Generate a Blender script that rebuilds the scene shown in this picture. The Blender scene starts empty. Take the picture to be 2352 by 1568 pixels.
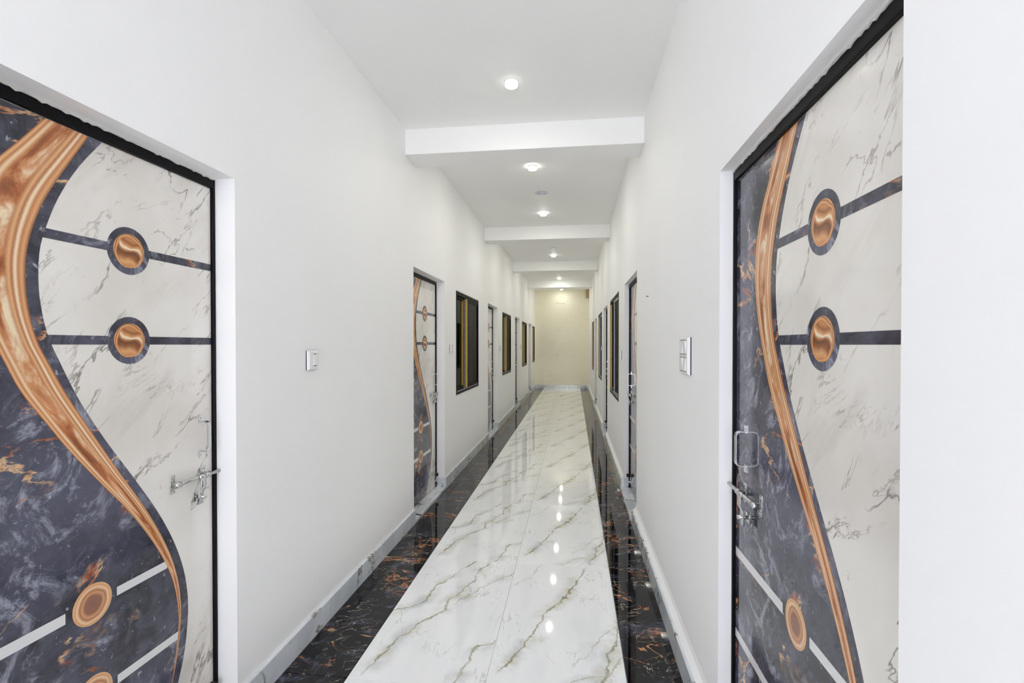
import bpy, bmesh, math, random
from mathutils import Vector, Matrix

# ------------------------------------------------------------------ camera
F_PX, VP_U, VP_V, CAM_H = 1126.0, 1317.0, 792.0, 1.438   # in a 2352 x 1568 frame
YAW = math.atan((VP_U - 1176.0) / F_PX)
PITCH = math.radians(0.6)
scene = bpy.context.scene
cam_data = bpy.data.cameras.new('camera')
cam_data.sensor_width = 36.0
cam_data.lens = 36.0 * F_PX / 2352.0
cam_data.shift_y = ((VP_V - 784.0) + F_PX * math.tan(PITCH)) / 2352.0
cam_data.clip_start = 0.02
cam = bpy.data.objects.new('camera', cam_data)
cam.location = (0, 0, CAM_H)
cam.rotation_euler = (math.pi / 2 - PITCH, 0, YAW)
scene.collection.objects.link(cam)
scene.camera = cam

# ------------------------------------------------------------------ sky, exposure
world = bpy.data.worlds.new('overcast_sky')
scene.world = world
world.use_nodes = True
bg = world.node_tree.nodes['Background']
bg.inputs['Color'].default_value = (0.885, 0.897, 1.0, 1)
bg.inputs['Strength'].default_value = 5.0
LAMP_STRENGTH = 370.0
LAMP_COLOR = (1.0, 0.985, 0.90, 1)
vs = scene.view_settings
vs.view_transform = 'Standard'
vs.look = 'None'
vs.gamma = 1.0
vs.use_curve_mapping = False
vs.exposure = 0.40
scene.cycles.use_denoising = True
scene.cycles.max_bounces = 20
scene.cycles.diffuse_bounces = 16
scene.cycles.sample_clamp_indirect = 6.0

# ------------------------------------------------------------------ layout (metres)
XL, XR = -1.278, 0.505            # plaster faces
LEAF_L, LEAF_R = -1.370, 0.560    # door faces
SK_L, SK_R = -1.2635, 0.466       # skirting faces
Y0, Y1 = -4.0, 16.4               # corridor ends
TH = 0.15                         # wall thickness
ROOM = 0.75                       # how far the dark rooms reach behind the walls
TOP = 3.42
DOOR_H = 2.07
DOOR_H_R = 2.04               # openings in the right wall are a little lower
OW = 0.955
W = 0.93                          # door leaf width
CX = -0.385
LEFT_DOORS = [0.769, 3.823, 7.29, 10.745, 14.12]
RIGHT_DOORS = [0.831, 4.03, 7.47, 10.87]
LEFT_WINDOWS = [(5.263, 6.53), (8.80, 10.0), (12.25, 13.45), (15.35, 16.2)]
RIGHT_WINDOWS = [(5.617, 6.858), (8.93, 10.04), (12.35, 13.45)]
LW_Z, RW_Z = (0.888, 2.035), (0.80, 2.035)
BAYS = [(Y0, 3.63, 3.08), (3.63, 7.0, 3.13), (7.0, 10.35, 3.19), (10.35, 13.75, 3.25), (13.75, Y1, 3.26)]
BEAMS = [(3.63, 0.28, 2.89), (7.0, 0.28, 2.945), (10.35, 0.28, 3.0), (13.75, 0.28, 3.04)]

random.seed(7)
COL = scene.collection


# ------------------------------------------------------------------ node helper
class G:
    def __init__(self, name):
        self.m = bpy.data.materials.new(name)
        self.m.use_nodes = True
        self.t = self.m.node_tree
        self.t.nodes.clear()
        self.out = self.t.nodes.new('ShaderNodeOutputMaterial')
        self.tc = None

    def put(self, sock, v):
        if hasattr(v, 'node'):
            self.t.links.new(v, sock)
        elif isinstance(v, (tuple, list)):
            if sock.type == 'RGBA' and len(v) == 3:
                v = (*v, 1)
            sock.default_value = v
        else:
            sock.default_value = v

    def node(self, typ, ins=None, **props):
        n = self.t.nodes.new(typ)
        for k, v in props.items():
            setattr(n, k, v)
        for k, v in (ins or {}).items():
            self.put(n.inputs[k], v)
        return n

    def coord(self, which='Object'):
        if self.tc is None:
            self.tc = self.node('ShaderNodeTexCoord')
        return self.tc.outputs[which]

    def math(self, op, a, b=0.0, c=0.0):
        n = self.node('ShaderNodeMath', operation=op)
        self.put(n.inputs[0], a); self.put(n.inputs[1], b); self.put(n.inputs[2], c)
        return n.outputs[0]

    def mapping(self, vec, loc=(0, 0, 0), rot=(0, 0, 0), scale=(1, 1, 1)):
        n = self.node('ShaderNodeMapping')
        self.put(n.inputs['Vector'], vec)
        n.inputs['Location'].default_value = loc
        n.inputs['Rotation'].default_value = rot
        n.inputs['Scale'].default_value = scale
        return n.outputs[0]

    def noise(self, vec, scale=5.0, detail=4.0, rough=0.55, dist=0.0, out='Fac'):
        n = self.node('ShaderNodeTexNoise')
        self.put(n.inputs['Vector'], vec)
        n.inputs['Scale'].default_value = scale
        n.inputs['Detail'].default_value = detail
        n.inputs['Roughness'].default_value = rough
        n.inputs['Distortion'].default_value = dist
        return n.outputs[out]

    def range(self, v, a, b, c=0.0, d=1.0, smooth=True):
        n = self.node('ShaderNodeMapRange')
        if smooth:
            n.interpolation_type = 'SMOOTHSTEP'
        self.put(n.inputs['Value'], v)
        for i, x in zip(('From Min', 'From Max', 'To Min', 'To Max'), (a, b, c, d)):
            self.put(n.inputs[i], x)
        return n.outputs[0]

    def mix(self, f, a, b, blend='MIX'):
        n = self.node('ShaderNodeMix', data_type='RGBA', blend_type=blend)
        self.put(n.inputs[0], f)
        self.put(n.inputs[6], a); self.put(n.inputs[7], b)
        return n.outputs[2]

    def ramp(self, f, stops, interp='LINEAR'):
        n = self.node('ShaderNodeValToRGB')
        cr = n.color_ramp
        cr.interpolation = interp
        while len(cr.elements) > 1:
            cr.elements.remove(cr.elements[-1])
        cr.elements[0].position = stops[0][0]; cr.elements[0].color = (*stops[0][1], 1)
        for p, c in stops[1:]:
            e = cr.elements.new(p); e.color = (*c, 1)
        self.put(n.inputs[0], f)
        return n.outputs[0]

    def along(self, vec, ang, sa, sc, loc=(0, 0, 0), plane='XZ'):
        """coordinates turned so that the grain runs at ang; sa scales along it, sc across it"""
        c, n = math.cos(ang), math.sin(ang)
        v1, v2 = ((c, 0, n), (-n, 0, c)) if plane == 'XZ' else ((c, n, 0), (-n, c, 0))
        o = self.node('ShaderNodeCombineXYZ')
        for i, vv, k in ((0, v1, sa), (1, v2, sc)):
            d = self.node('ShaderNodeVectorMath', operation='DOT_PRODUCT')
            self.put(d.inputs[0], vec); d.inputs[1].default_value = vv
            self.put(o.inputs[i], self.math('MULTIPLY_ADD', d.outputs['Value'], k, loc[i]))
        return o.outputs[0]

    def ridge(self, vec, scale, width, detail=3.0, dist=0.6, rough=0.5):
        n = self.noise(vec, scale, detail, rough, dist)
        return self.range(self.math('ABSOLUTE', self.math('SUBTRACT', n, 0.5)), 0.0, width, 1.0, 0.0)

    def curve(self, x, pts):
        n = self.node('ShaderNodeFloatCurve')
        cv = n.mapping.curves[0]
        pts = sorted(pts)
        while len(cv.points) < len(pts):
            cv.points.new(0.5, 0.5)
        for p, q in zip(cv.points, pts):
            p.location = q
        n.mapping.use_clip = False
        n.mapping.update()
        n.inputs['Factor'].default_value = 1.0
        self.put(n.inputs['Value'], x)
        return n.outputs[0]

    def principled(self, color, rough=0.5, metal=0.0, spec=0.5, bump=None, bump_s=0.1, bump_d=0.01, ior=1.5, coat=0.0):
        p = self.node('ShaderNodeBsdfPrincipled')
        self.put(p.inputs['Base Color'], color)
        self.put(p.inputs['Roughness'], rough)
        self.put(p.inputs['Metallic'], metal)
        p.inputs['IOR'].default_value = ior
        p.inputs['Specular IOR Level'].default_value = spec
        p.inputs['Coat Weight'].default_value = coat
        p.inputs['Coat Roughness'].default_value = 0.03
        if bump is not None:
            b = self.node('ShaderNodeBump')
            b.inputs['Strength'].default_value = bump_s
            b.inputs['Distance'].default_value = bump_d
            self.put(b.inputs['Height'], bump)
            self.t.links.new(b.outputs[0], p.inputs['Normal'])
        self.t.links.new(p.outputs[0], self.out.inputs[0])
        return self.m


def srgb(r, g, b):
    f = lambda c: ((c / 255) / 12.92) if c / 255 <= 0.04045 else (((c / 255) + 0.055) / 1.055) ** 2.4
    return (f(r), f(g), f(b))


# ------------------------------------------------------------------ materials
def m_paint(name, col, var=0.02):
    g = G(name)
    v = g.coord()
    n = g.noise(v, 0.9, 3, 0.5)
    a = tuple(max(0, x - var) for x in col); b = tuple(min(1, x + var) for x in col)
    c = g.mix(g.range(n, 0.3, 0.7), a, b)
    fine = g.noise(v, 60, 4, 0.6)
    return g.principled(c, 0.62, spec=0.25, bump=fine, bump_s=0.06, bump_d=0.002)


def m_plain(name, col, rough=0.5, metal=0.0, spec=0.5, grain=0.0):
    g = G(name)
    c = col
    if grain:
        n = g.noise(g.coord(), 35, 4, 0.6)
        c = g.mix(n, tuple(x * (1 - grain) for x in col), tuple(min(1, x * (1 + grain)) for x in col))
    return g.principled(c, rough, metal, spec)


def m_white_floor(name, curves, seed):
    """polished white marble tile: printed veins follow curves a(b) in tile coordinates (0.6 x 1.2)"""
    g = G(name)
    v = g.coord()
    warp = g.noise(g.mapping(v, (seed, 0, 0)), 9.0, 5, 0.6, 0.0, 'Color')
    sub = g.node('ShaderNodeVectorMath', operation='SUBTRACT'); g.put(sub.inputs[0], warp); sub.inputs[1].default_value = (.5, .5, .5)
    sc = g.node('ShaderNodeVectorMath', operation='SCALE'); g.put(sc.inputs[0], sub.outputs[0]); sc.inputs['Scale'].default_value = 0.10
    ad = g.node('ShaderNodeVectorMath', operation='ADD'); g.put(ad.inputs[0], v); g.put(ad.inputs[1], sc.outputs[0])
    sep = g.node('ShaderNodeSeparateXYZ'); g.put(sep.inputs[0], ad.outputs[0])
    a, b = sep.outputs[0], sep.outputs[1]
    bn = g.math('DIVIDE', b, 1.2)
    wn = g.noise(g.mapping(v, (0, seed, 0), (0, 0, 0.2), (1, 0.6, 1)), 7, 4, 0.65)
    wid = g.range(wn, 0.35, 0.72, 0.0025, 0.021)
    halo_n = g.noise(g.mapping(v, (2 + seed, 0, 0)), 5, 4, 0.6)
    line = 0.0; halo = 0.0
    for pts, lo, hi, strength in curves:
        f = g.curve(bn, [(q / 1.2, p) for p, q in pts])
        d = g.math('ABSOLUTE', g.math('SUBTRACT', a, f))
        mask = g.math('MULTIPLY', g.range(b, lo - 0.04, lo + 0.04), g.range(b, hi - 0.04, hi + 0.04, 1, 0))
        ln = g.math('MULTIPLY', g.math('MULTIPLY', g.range(d, 0.0, wid, 1, 0), mask), strength)
        hl = g.math('MULTIPLY', g.math('MULTIPLY', g.range(d, 0.0, 0.085, 1, 0), mask), strength)
        line = g.math('MAXIMUM', line, ln); halo = g.math('MAXIMUM', halo, hl)
    thin_v = g.mapping(v, (seed * 3, 0, 0), (0, 0, 0.32), (2.6, 0.8, 1))
    thin = g.math('MULTIPLY', g.ridge(thin_v, 3.2, 0.012, 5, 0.8, 0.6), g.range(g.noise(v, 3.0, 2), 0.47, 0.62))
    base = g.mix(g.range(g.noise(thin_v, 2.2, 4), 0.3, 0.75), srgb(250, 251, 251), srgb(240, 243, 244))
    c = g.mix(g.math('MULTIPLY', g.math('MULTIPLY', halo, g.range(halo_n, 0.42, 0.66)), 0.75), base, g.mix(g.range(g.noise(v, 6, 2), 0.42, 0.6), srgb(194, 200, 202), srgb(204, 200, 174)))
    vcol = g.mix(g.noise(v, 11, 3), srgb(122, 124, 104), srgb(176, 164, 120))
    c = g.mix(g.math('MULTIPLY', thin, 0.6), c, srgb(168, 170, 164))
    c = g.mix(g.math('MULTIPLY', line, g.range(g.noise(v, 16, 4, 0.7), 0.25, 0.6, 0.3, 0.95)), c, vcol)
    return g.principled(c, 0.035, spec=0.5)


def m_black_floor(name):
    g = G(name)
    v = g.coord()
    rnd = g.node('ShaderNodeObjectInfo').outputs['Random']
    off = g.node('ShaderNodeCombineXYZ'); g.put(off.inputs[0], g.math('MULTIPLY', rnd, 7.0)); g.put(off.inputs[1], g.math('MULTIPLY', rnd, 13.0))
    ad = g.node('ShaderNodeVectorMath', operation='ADD'); g.put(ad.inputs[0], v); g.put(ad.inputs[1], off.outputs[0])
    v2 = ad.outputs[0]
    vv = g.along(v2, math.radians(12), 1.0, 1.7, (0, 0, 0), 'XY')
    smoke = g.math('MULTIPLY', g.range(g.noise(vv, 3.2, 6, 0.65, 1.6), 0.47, 0.74), g.range(g.noise(v2, 11, 6, 0.72, 1.2), 0.32, 0.70))
    c = g.mix(smoke, (0.0018, 0.0018, 0.0035), srgb(112, 114, 138))
    hair = g.math('MULTIPLY', g.ridge(g.along(v2, math.radians(25), 1.0, 2.0, (4, 0, 0), 'XY'), 4.5, 0.008, 4, 1.6), g.range(g.noise(v2, 5, 2), 0.43, 0.56))
    c = g.mix(g.math('MULTIPLY', hair, 0.8), c, srgb(206, 196, 176))
    gold = g.math('MULTIPLY', g.ridge(g.along(v2, math.radians(-14), 1.0, 2.6, (0, 5, 0), 'XY'), 2.3, 0.014, 6, 1.0, 0.62), g.range(g.noise(v2, 3.2, 3), 0.50, 0.57))
    gc = g.mix(g.range(g.noise(v2, 18, 3), 0.35, 0.65), srgb(206, 98, 46), srgb(226, 182, 128))
    c = g.mix(g.math('MULTIPLY', gold, 0.95), c, gc)
    return g.principled(c, 0.03, spec=0.30)


def m_skirting(name):
    g = G(name)
    v = g.coord()
    rnd = g.node('ShaderNodeObjectInfo').outputs['Random']
    off = g.node('ShaderNodeCombineXYZ'); g.put(off.inputs[1], g.math('MULTIPLY', rnd, 9.0))
    ad = g.node('ShaderNodeVectorMath', operation='ADD'); g.put(ad.inputs[0], v); g.put(ad.inputs[1], off.outputs[0])
    v2 = ad.outputs[0]
    r = g.math('MULTIPLY', g.ridge(g.mapping(v2, (0, 0, 0), (0.5, 0, 0)), 3.6, 0.024, 5, 1.0), g.range(g.noise(v2, 3, 2), 0.44, 0.54))
    base = g.mix(g.range(g.noise(v2, 4, 4), 0.35, 0.7), srgb(224, 228, 232), srgb(204, 210, 216))
    c = g.mix(g.math('MULTIPLY', r, 0.85), base, srgb(104, 106, 90))
    return g.principled(c, 0.08, spec=0.5)


def m_door_white(name):
    g = G(name)
    v = g.coord()
    base = g.mix(g.range(g.noise(v, 2.2, 4, 0.55), 0.35, 0.68), srgb(238, 235, 228), srgb(224, 219, 211))
    dv = g.along(v, math.radians(52), 1.0, 3.2)
    cloud = g.range(g.noise(dv, 1.7, 5, 0.6, 0.3), 0.52, 0.76)
    c = g.mix(g.math('MULTIPLY', cloud, 0.5), base, srgb(188, 178, 170))
    r = g.math('MULTIPLY', g.ridge(dv, 1.3, 0.012, 5, 0.25, 0.62), g.range(g.noise(v, 2.6, 3), 0.46, 0.60))
    c = g.mix(g.math('MULTIPLY', r, 0.8), c, srgb(112, 102, 96))
    dv2 = g.along(v, math.radians(38), 1.0, 2.6, (3.3, 1.7, 0))
    r2 = g.math('MULTIPLY', g.ridge(dv2, 2.6, 0.014, 5, 0.5, 0.65), g.range(g.noise(g.mapping(v, (5, 0, 2)), 3.3, 3), 0.50, 0.62))
    c = g.mix(g.math('MULTIPLY', r2, 0.6), c, srgb(126, 114, 108))
    return g.principled(c, 0.10, spec=0.5)


def m_door_dark(name):
    g = G(name)
    v = g.coord()
    c = g.mix(g.range(g.noise(v, 2.6, 5, 0.6, 0.6), 0.34, 0.70), srgb(30, 29, 38), srgb(86, 86, 104))
    mott = g.range(g.noise(v, 11, 6, 0.7, 0.6), 0.35, 0.70)
    c = g.mix(g.math('MULTIPLY', mott, 0.45), c, srgb(104, 106, 124))
    smoke = g.math('MULTIPLY', g.range(g.noise(g.mapping(v, (1, 0, 0)), 7, 8, 0.76, 1.5), 0.49, 0.66), g.range(g.noise(v, 2.3, 2), 0.38, 0.56))
    c = g.mix(g.math('MULTIPLY', smoke, 0.8), c, srgb(176, 178, 194))
    speck = g.range(g.noise(v, 40, 3, 0.6), 0.63, 0.72)
    c = g.mix(g.math('MULTIPLY', speck, 0.6), c, srgb(190, 192, 204))
    gold = g.math('MULTIPLY', g.ridge(g.mapping(v, (2.2, 0, 0.7), (0, 0.25, 0), (1.0, 1, 1.5)), 2.3, 0.020, 6, 0.7, 0.62), g.range(g.noise(g.mapping(v, (7, 0, 3)), 3.2, 3), 0.48, 0.55))
    gc = g.mix(g.range(g.noise(v, 17, 3), 0.38, 0.62), srgb(168, 84, 44), srgb(230, 192, 150))
    c = g.mix(gold, c, gc)
    return g.principled(c, 0.10, spec=0.45)


def m_copper(name):
    g = G(name)
    uv = g.coord('UV')
    sep = g.node('ShaderNodeSeparateXYZ'); g.put(sep.inputs[0], uv)
    wob = g.noise(g.mapping(uv, (0, 0, 0), (0, 0, 0), (1.5, 5, 1)), 1.5, 2, 0.5)
    u = g.math('ADD', sep.outputs[0], g.math('MULTIPLY', g.math('SUBTRACT', wob, 0.5), 0.06))
    c = g.ramp(u, [(0.0, srgb(176, 104, 58)), (0.05, srgb(236, 186, 134)), (0.11, srgb(196, 124, 76)),
                   (0.17, srgb(246, 216, 172)), (0.24, srgb(208, 138, 88)), (0.45, srgb(158, 92, 52)),
                   (0.60, srgb(176, 104, 62)), (0.68, srgb(232, 180, 128)), (0.74, srgb(182, 112, 70)),
                   (0.80, srgb(252, 230, 192)), (0.86, srgb(198, 130, 84)), (0.93, srgb(230, 172, 120)), (1.0, srgb(140, 84, 50))])
    blot = g.noise(g.mapping(uv, (0, 0, 0), (0, 0, 0.1), (1.2, 7, 1)), 1.6, 5, 0.6, 0.6)
    mid = g.math('MULTIPLY', g.range(sep.outputs[0], 0.2, 0.32), g.range(sep.outputs[0], 0.56, 0.66, 1, 0))
    bc = g.ramp(blot, [(0.30, srgb(104, 56, 34)), (0.44, srgb(170, 98, 54)), (0.53, srgb(216, 152, 102)), (0.63, srgb(252, 232, 196))])
    c = g.mix(g.math('MULTIPLY', mid, 0.9), c, bc)
    return g.principled(c, 0.10, spec=0.5)


def m_medallion(name, ring):
    g = G(name)
    v = g.coord()
    warp = g.noise(v, 16, 2, 0.5, 0.0, 'Color')
    sub = g.node('ShaderNodeVectorMath', operation='SUBTRACT'); g.put(sub.inputs[0], warp); sub.inputs[1].default_value = (.5, .5, .5)
    sc = g.node('ShaderNodeVectorMath', operation='SCALE'); g.put(sc.inputs[0], sub.outputs[0]); sc.inputs['Scale'].default_value = 0.012 if ring else 0.030
    ad = g.node('ShaderNodeVectorMath', operation='ADD'); g.put(ad.inputs[0], v); g.put(ad.inputs[1], sc.outputs[0])
    ln = g.node('ShaderNodeVectorMath', operation='LENGTH'); g.put(ln.inputs[0], ad.outputs[0])
    r = g.math('DIVIDE', ln.outputs['Value'], 0.058 if ring else 0.053)
    if ring:
        c = g.ramp(r, [(0.0, srgb(138, 94, 80)), (0.42, srgb(150, 100, 76)), (0.56, srgb(216, 160, 112)), (0.66, srgb(174, 112, 72)),
                       (0.80, srgb(242, 206, 162)), (0.90, srgb(216, 158, 108)), (1.0, srgb(234, 188, 140))])
    else:
        sw = g.along(ad.outputs[0], math.radians(62), 1.0, 1.0)
        se = g.node('ShaderNodeSeparateXYZ'); g.put(se.inputs[0], sw)
        bend = g.math('MULTIPLY', g.math('SINE', g.math('MULTIPLY', se.outputs[1], 62.0)), 0.012)
        n = g.math('MULTIPLY_ADD', g.math('ADD', se.outputs[0], bend), 9.0, 0.5)
        c1 = g.ramp(n, [(0.05, srgb(196, 132, 80)), (0.2, srgb(226, 168, 112)), (0.34, srgb(150, 90, 50)), (0.44, srgb(112, 66, 36)), (0.50, srgb(180, 112, 62)),
                        (0.56, srgb(252, 236, 202)), (0.62, srgb(222, 160, 104)), (0.74, srgb(150, 92, 50)), (0.88, srgb(204, 140, 86)), (1.0, srgb(168, 104, 58))])
        c2 = g.ramp(r, [(0.0, srgb(176, 110, 64)), (0.8, srgb(196, 130, 80)), (0.88, srgb(232, 176, 122)), (0.94, srgb(150, 90, 50)), (1.0, srgb(222, 160, 108))])
        c = g.mix(g.range(r, 0.74, 0.84), c1, c2)
    return g.principled(c, 0.10, spec=0.5)


def m_glass(name, tint):
    g = G(name)
    tr = g.node('ShaderNodeBsdfTransparent', {'Color': tint})
    gl = g.node('ShaderNodeBsdfGlossy', {'Color': (1, 1, 1), 'Roughness': 0.04})
    mx = g.node('ShaderNodeMixShader')
    mx.inputs[0].default_value = 0.07
    g.t.links.new(tr.outputs[0], mx.inputs[1]); g.t.links.new(gl.outputs[0], mx.inputs[2])
    g.t.links.new(mx.outputs[0], g.out.inputs[0])
    return g.m


def m_emit(name, col, s):
    g = G(name)
    e = g.node('ShaderNodeEmission', {'Color': col, 'Strength': s})
    g.t.links.new(e.outputs[0], g.out.inputs[0])
    return g.m


def m_cream(name):
    g = G(name)
    v = g.coord()
    c = g.mix(g.range(g.noise(v, 1.1, 4, 0.6), 0.3, 0.7), srgb(240, 235, 214), srgb(245, 241, 224))
    smud = g.math('MULTIPLY', g.range(g.noise(g.mapping(v, (0, 0, 0), (0, 0, 0), (1, 1, 2.2)), 3, 6, 0.7), 0.58, 0.72), 0.16)
    c = g.mix(smud, c, srgb(190, 184, 164))
    crack = g.math('MULTIPLY', g.ridge(g.mapping(v, (0, 0, 0.4), (0, 0, 0), (0.5, 1, 2.2)), 1.6, 0.006, 5, 0.6), g.range(g.noise(v, 2, 2), 0.5, 0.6))
    c = g.mix(g.math('MULTIPLY', crack, 0.35), c, srgb(168, 164, 146))
    return g.principled(c, 0.6, spec=0.2)


M = {}
M['wall'] = m_paint('white_wall_paint', srgb(246, 246, 245), 0.012)
M['ceiling'] = m_paint('white_ceiling_paint', srgb(245, 245, 243), 0.012)
M['cream'] = m_cream('cream_wall_paint')
M['room'] = m_plain('olive_brown_room_paint', srgb(120, 96, 66), 0.8, spec=0.1, grain=0.25)
M['grout'] = m_plain('pale_grout', srgb(176, 176, 176), 0.8, spec=0.1, grain=0.1)
A_ = ([(0.0, 0.0), (0.06, 0.152), (0.125, 0.29), (0.182, 0.445), (0.205, 0.55), (0.237, 0.65), (0.305, 0.75), (0.345, 0.84), (0.38, 0.96), (0.45, 1.17)], 0.12, 1.16, 1.0)
B_ = ([(0.47, 0.02), (0.51, 0.178), (0.536, 0.275), (0.57, 0.39), (0.595, 0.5), (0.62, 0.6)], 0.03, 0.62, 0.95)
B2_ = ([(0.36, 0.17), (0.44, 0.305), (0.48, 0.38), (0.52, 0.45), (0.588, 0.526), (0.65, 0.58)], 0.2, 0.56, 0.5)
B3_ = ([(0.28, 0.0), (0.33, 0.05), (0.44, 0.13), (0.51, 0.157), (0.57, 0.25), (0.63, 0.4)], 0.0, 0.3, 0.7)
R5_ = ([(0.0, 0.86), (0.06, 0.95), (0.12, 1.05), (0.16, 1.2)], 0.85, 1.2, 0.35)
L1_ = ([(0.05, 0.0), (0.082, 0.135), (0.115, 0.28), (0.183, 0.43), (0.256, 0.535), (0.28, 0.70), (0.33, 0.8), (0.391, 1.08), (0.43, 1.2)], 0.05, 1.18, 0.9)
L2_ = ([(-0.02, 0.45), (0.02, 0.55), (0.125, 0.634), (0.157, 0.79), (0.215, 0.937), (0.288, 1.118), (0.32, 1.2)], 0.5, 1.2, 0.9)
L3_ = ([(0.45, 0.0), (0.465, 0.04), (0.49, 0.126), (0.524, 0.27), (0.586, 0.32), (0.65, 0.4)], 0.0, 0.36, 0.95)
L4_ = ([(0.30, 0.62), (0.38, 0.76), (0.47, 0.90), (0.58, 1.02), (0.66, 1.1)], 0.66, 1.06, 0.7)
M['tile_right'] = m_white_floor('white_marble_tile_right', [A_, B_, B2_, B3_, R5_], 0.0)
M['tile_left'] = m_white_floor('white_marble_tile_left', [L1_, L2_, L3_, L4_], 5.0)
M['tile_black'] = m_black_floor('black_marble_tile')
M['skirting'] = m_skirting('grey_veined_skirting')
M['door_white'] = m_door_white('white_marble_laminate')
M['door_dark'] = m_door_dark('dark_marble_laminate')
M['copper'] = m_copper('printed_copper_ribbon')
M['med'] = m_medallion('printed_copper_disc', False)
M['ring'] = m_medallion('printed_copper_ring', True)
M['strip'] = m_plain('printed_white_strip', srgb(226, 226, 226), 0.12)
M['black'] = m_plain('black_gloss_paint', (0.003, 0.003, 0.004), 0.45, spec=0.15, grain=0.4)
M['alu'] = m_plain('dark_aluminium', (0.005, 0.005, 0.006), 0.55, 0.0, 0.10, 0.3)
M['alu_grey'] = m_plain('grey_aluminium', srgb(122, 124, 132), 0.32, 0.6, 0.5, 0.2)
M['film'] = m_plain('yellow_protective_film', srgb(214, 178, 84), 0.35, grain=0.12)
M['chrome'] = m_plain('brushed_steel', srgb(208, 208, 206), 0.22, 1.0, grain=0.06)
M['rubber'] = m_plain('black_rubber', (0.008, 0.008, 0.009), 0.6, grain=0.2)
M['plastic'] = m_plain('white_plastic', srgb(240, 240, 240), 0.22, grain=0.01)
M['slot'] = m_plain('dark_slot', (0.02, 0.02, 0.022), 0.6, grain=0.2)
M['plaster'] = m_plain('rough_plaster_edge', srgb(222, 220, 214), 0.85, spec=0.1, grain=0.15)
M['glass'] = m_glass('smoked_window_glass', (0.30, 0.31, 0.28))
M['lamp'] = m_emit('lamp_diffuser', LAMP_COLOR, LAMP_STRENGTH)
M['lamp_dim'] = m_emit('dim_lamp_diffuser', LAMP_COLOR, LAMP_STRENGTH * 0.45)  # strength cut to limit glow on the nearest beam and end wall
M['lamp_rim'] = m_emit('lamp_diffuser_rim', LAMP_COLOR, LAMP_STRENGTH * 0.025)
M['lamp_rim_dim'] = m_emit('dim_lamp_rim', LAMP_COLOR, LAMP_STRENGTH * 0.006)  # rim cut further, to keep the halo on the ceiling small
M['brown'] = m_plain('brown_board', srgb(186, 160, 120), 0.7, grain=0.2)
M['cover'] = m_plain('pale_blue_grey_cover', srgb(206, 210, 222), 0.4, grain=0.02)
M['tape'] = m_plain('dark_blue_tape', srgb(34, 44, 66), 0.5, grain=0.2)


# ------------------------------------------------------------------ mesh helpers
def obj(name, bm, mat, parent=None, smooth=False):
    me = bpy.data.meshes.new(name)
    bmesh.ops.recalc_face_normals(bm, faces=bm.faces[:])
    bm.to_mesh(me); bm.free()
    if mat is not None:
        me.materials.append(mat)
    if smooth:
        me.shade_auto_smooth(angle=0.6) if hasattr(me, 'shade_auto_smooth') else None
        for p in me.polygons:
            p.use_smooth = True
    o = bpy.data.objects.new(name, me)
    COL.objects.link(o)
    if parent is not None:
        o.parent = parent
    return o


def share(name, src, parent=None, loc=(0, 0, 0), mat=None):
    o = bpy.data.objects.new(name, src)
    COL.objects.link(o)
    o.location = loc
    if parent is not None:
        o.parent = parent
    return o


def empty(name, loc=(0, 0, 0), rz=0.0):
    o = bpy.data.objects.new(name, None)
    o.empty_display_size = 0.1
    o.location = loc
    o.rotation_euler = (0, 0, rz)
    COL.objects.link(o)
    return o


def tag(o, label=None, cat=None, group=None, kind=None):
    for k, v in (('label', label), ('category', cat), ('group', group), ('kind', kind)):
        if v:
            o[k] = v
    return o


def box(bm, x0, x1, y0, y1, z0, z1, bevel=0.0):
    vs = [bm.verts.new((x, y, z)) for x in (x0, x1) for y in (y0, y1) for z in (z0, z1)]
    fs = [bm.faces.new([vs[i] for i in q]) for q in ((0, 1, 3, 2), (4, 6, 7, 5), (0, 4, 5, 1), (2, 3, 7, 6), (0, 2, 6, 4), (1, 5, 7, 3))]
    if bevel:
        es = list({e for f in fs for e in f.edges})
        bmesh.ops.bevel(bm, geom=es, offset=bevel, segments=2, affect='EDGES', profile=0.5)
    return bm


def B(*a, bevel=0.0):
    return box(bmesh.new(), *a, bevel=bevel)


def tube(bm, p0, p1, r, seg=12, r1=None):
    p0, p1 = Vector(p0), Vector(p1)
    d = (p1 - p0)
    q = d.to_track_quat('Z', 'Y')
    r1 = r if r1 is None else r1
    rings = []
    for p, rr in ((p0, r), (p1, r1)):
        rings.append([bm.verts.new(p + q @ Vector((rr * math.cos(2 * math.pi * i / seg), rr * math.sin(2 * math.pi * i / seg), 0))) for i in range(seg)])
    for i in range(seg):
        j = (i + 1) % seg
        bm.faces.new((rings[0][i], rings[0][j], rings[1][j], rings[1][i]))
    bm.faces.new(rings[0][::-1]); bm.faces.new(rings[1])
    return bm


def lathe(bm, prof, seg=24, center=(0, 0, 0), axis='Z'):
    """profile of (radius, height) turned about Z (or about -Y, facing the viewer of a door)"""
    cx, cy, cz = center
    rings = []
    for r, h in prof:
        ring = []
        for i in range(seg):
            a = 2 * math.pi * i / seg
            if axis == 'Z':
                ring.append(bm.verts.new((cx + r * math.cos(a), cy + r * math.sin(a), cz + h)))
            else:
                ring.append(bm.verts.new((cx + r * math.cos(a), cy - h, cz + r * math.sin(a))))
        rings.append(ring)
    for a, b in zip(rings, rings[1:]):
        for i in range(seg):
            j = (i + 1) % seg
            bm.faces.new((a[i], a[j], b[j], b[i]))
    bm.faces.new(rings[0]); bm.faces.new(rings[-1])
    return bm


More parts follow.
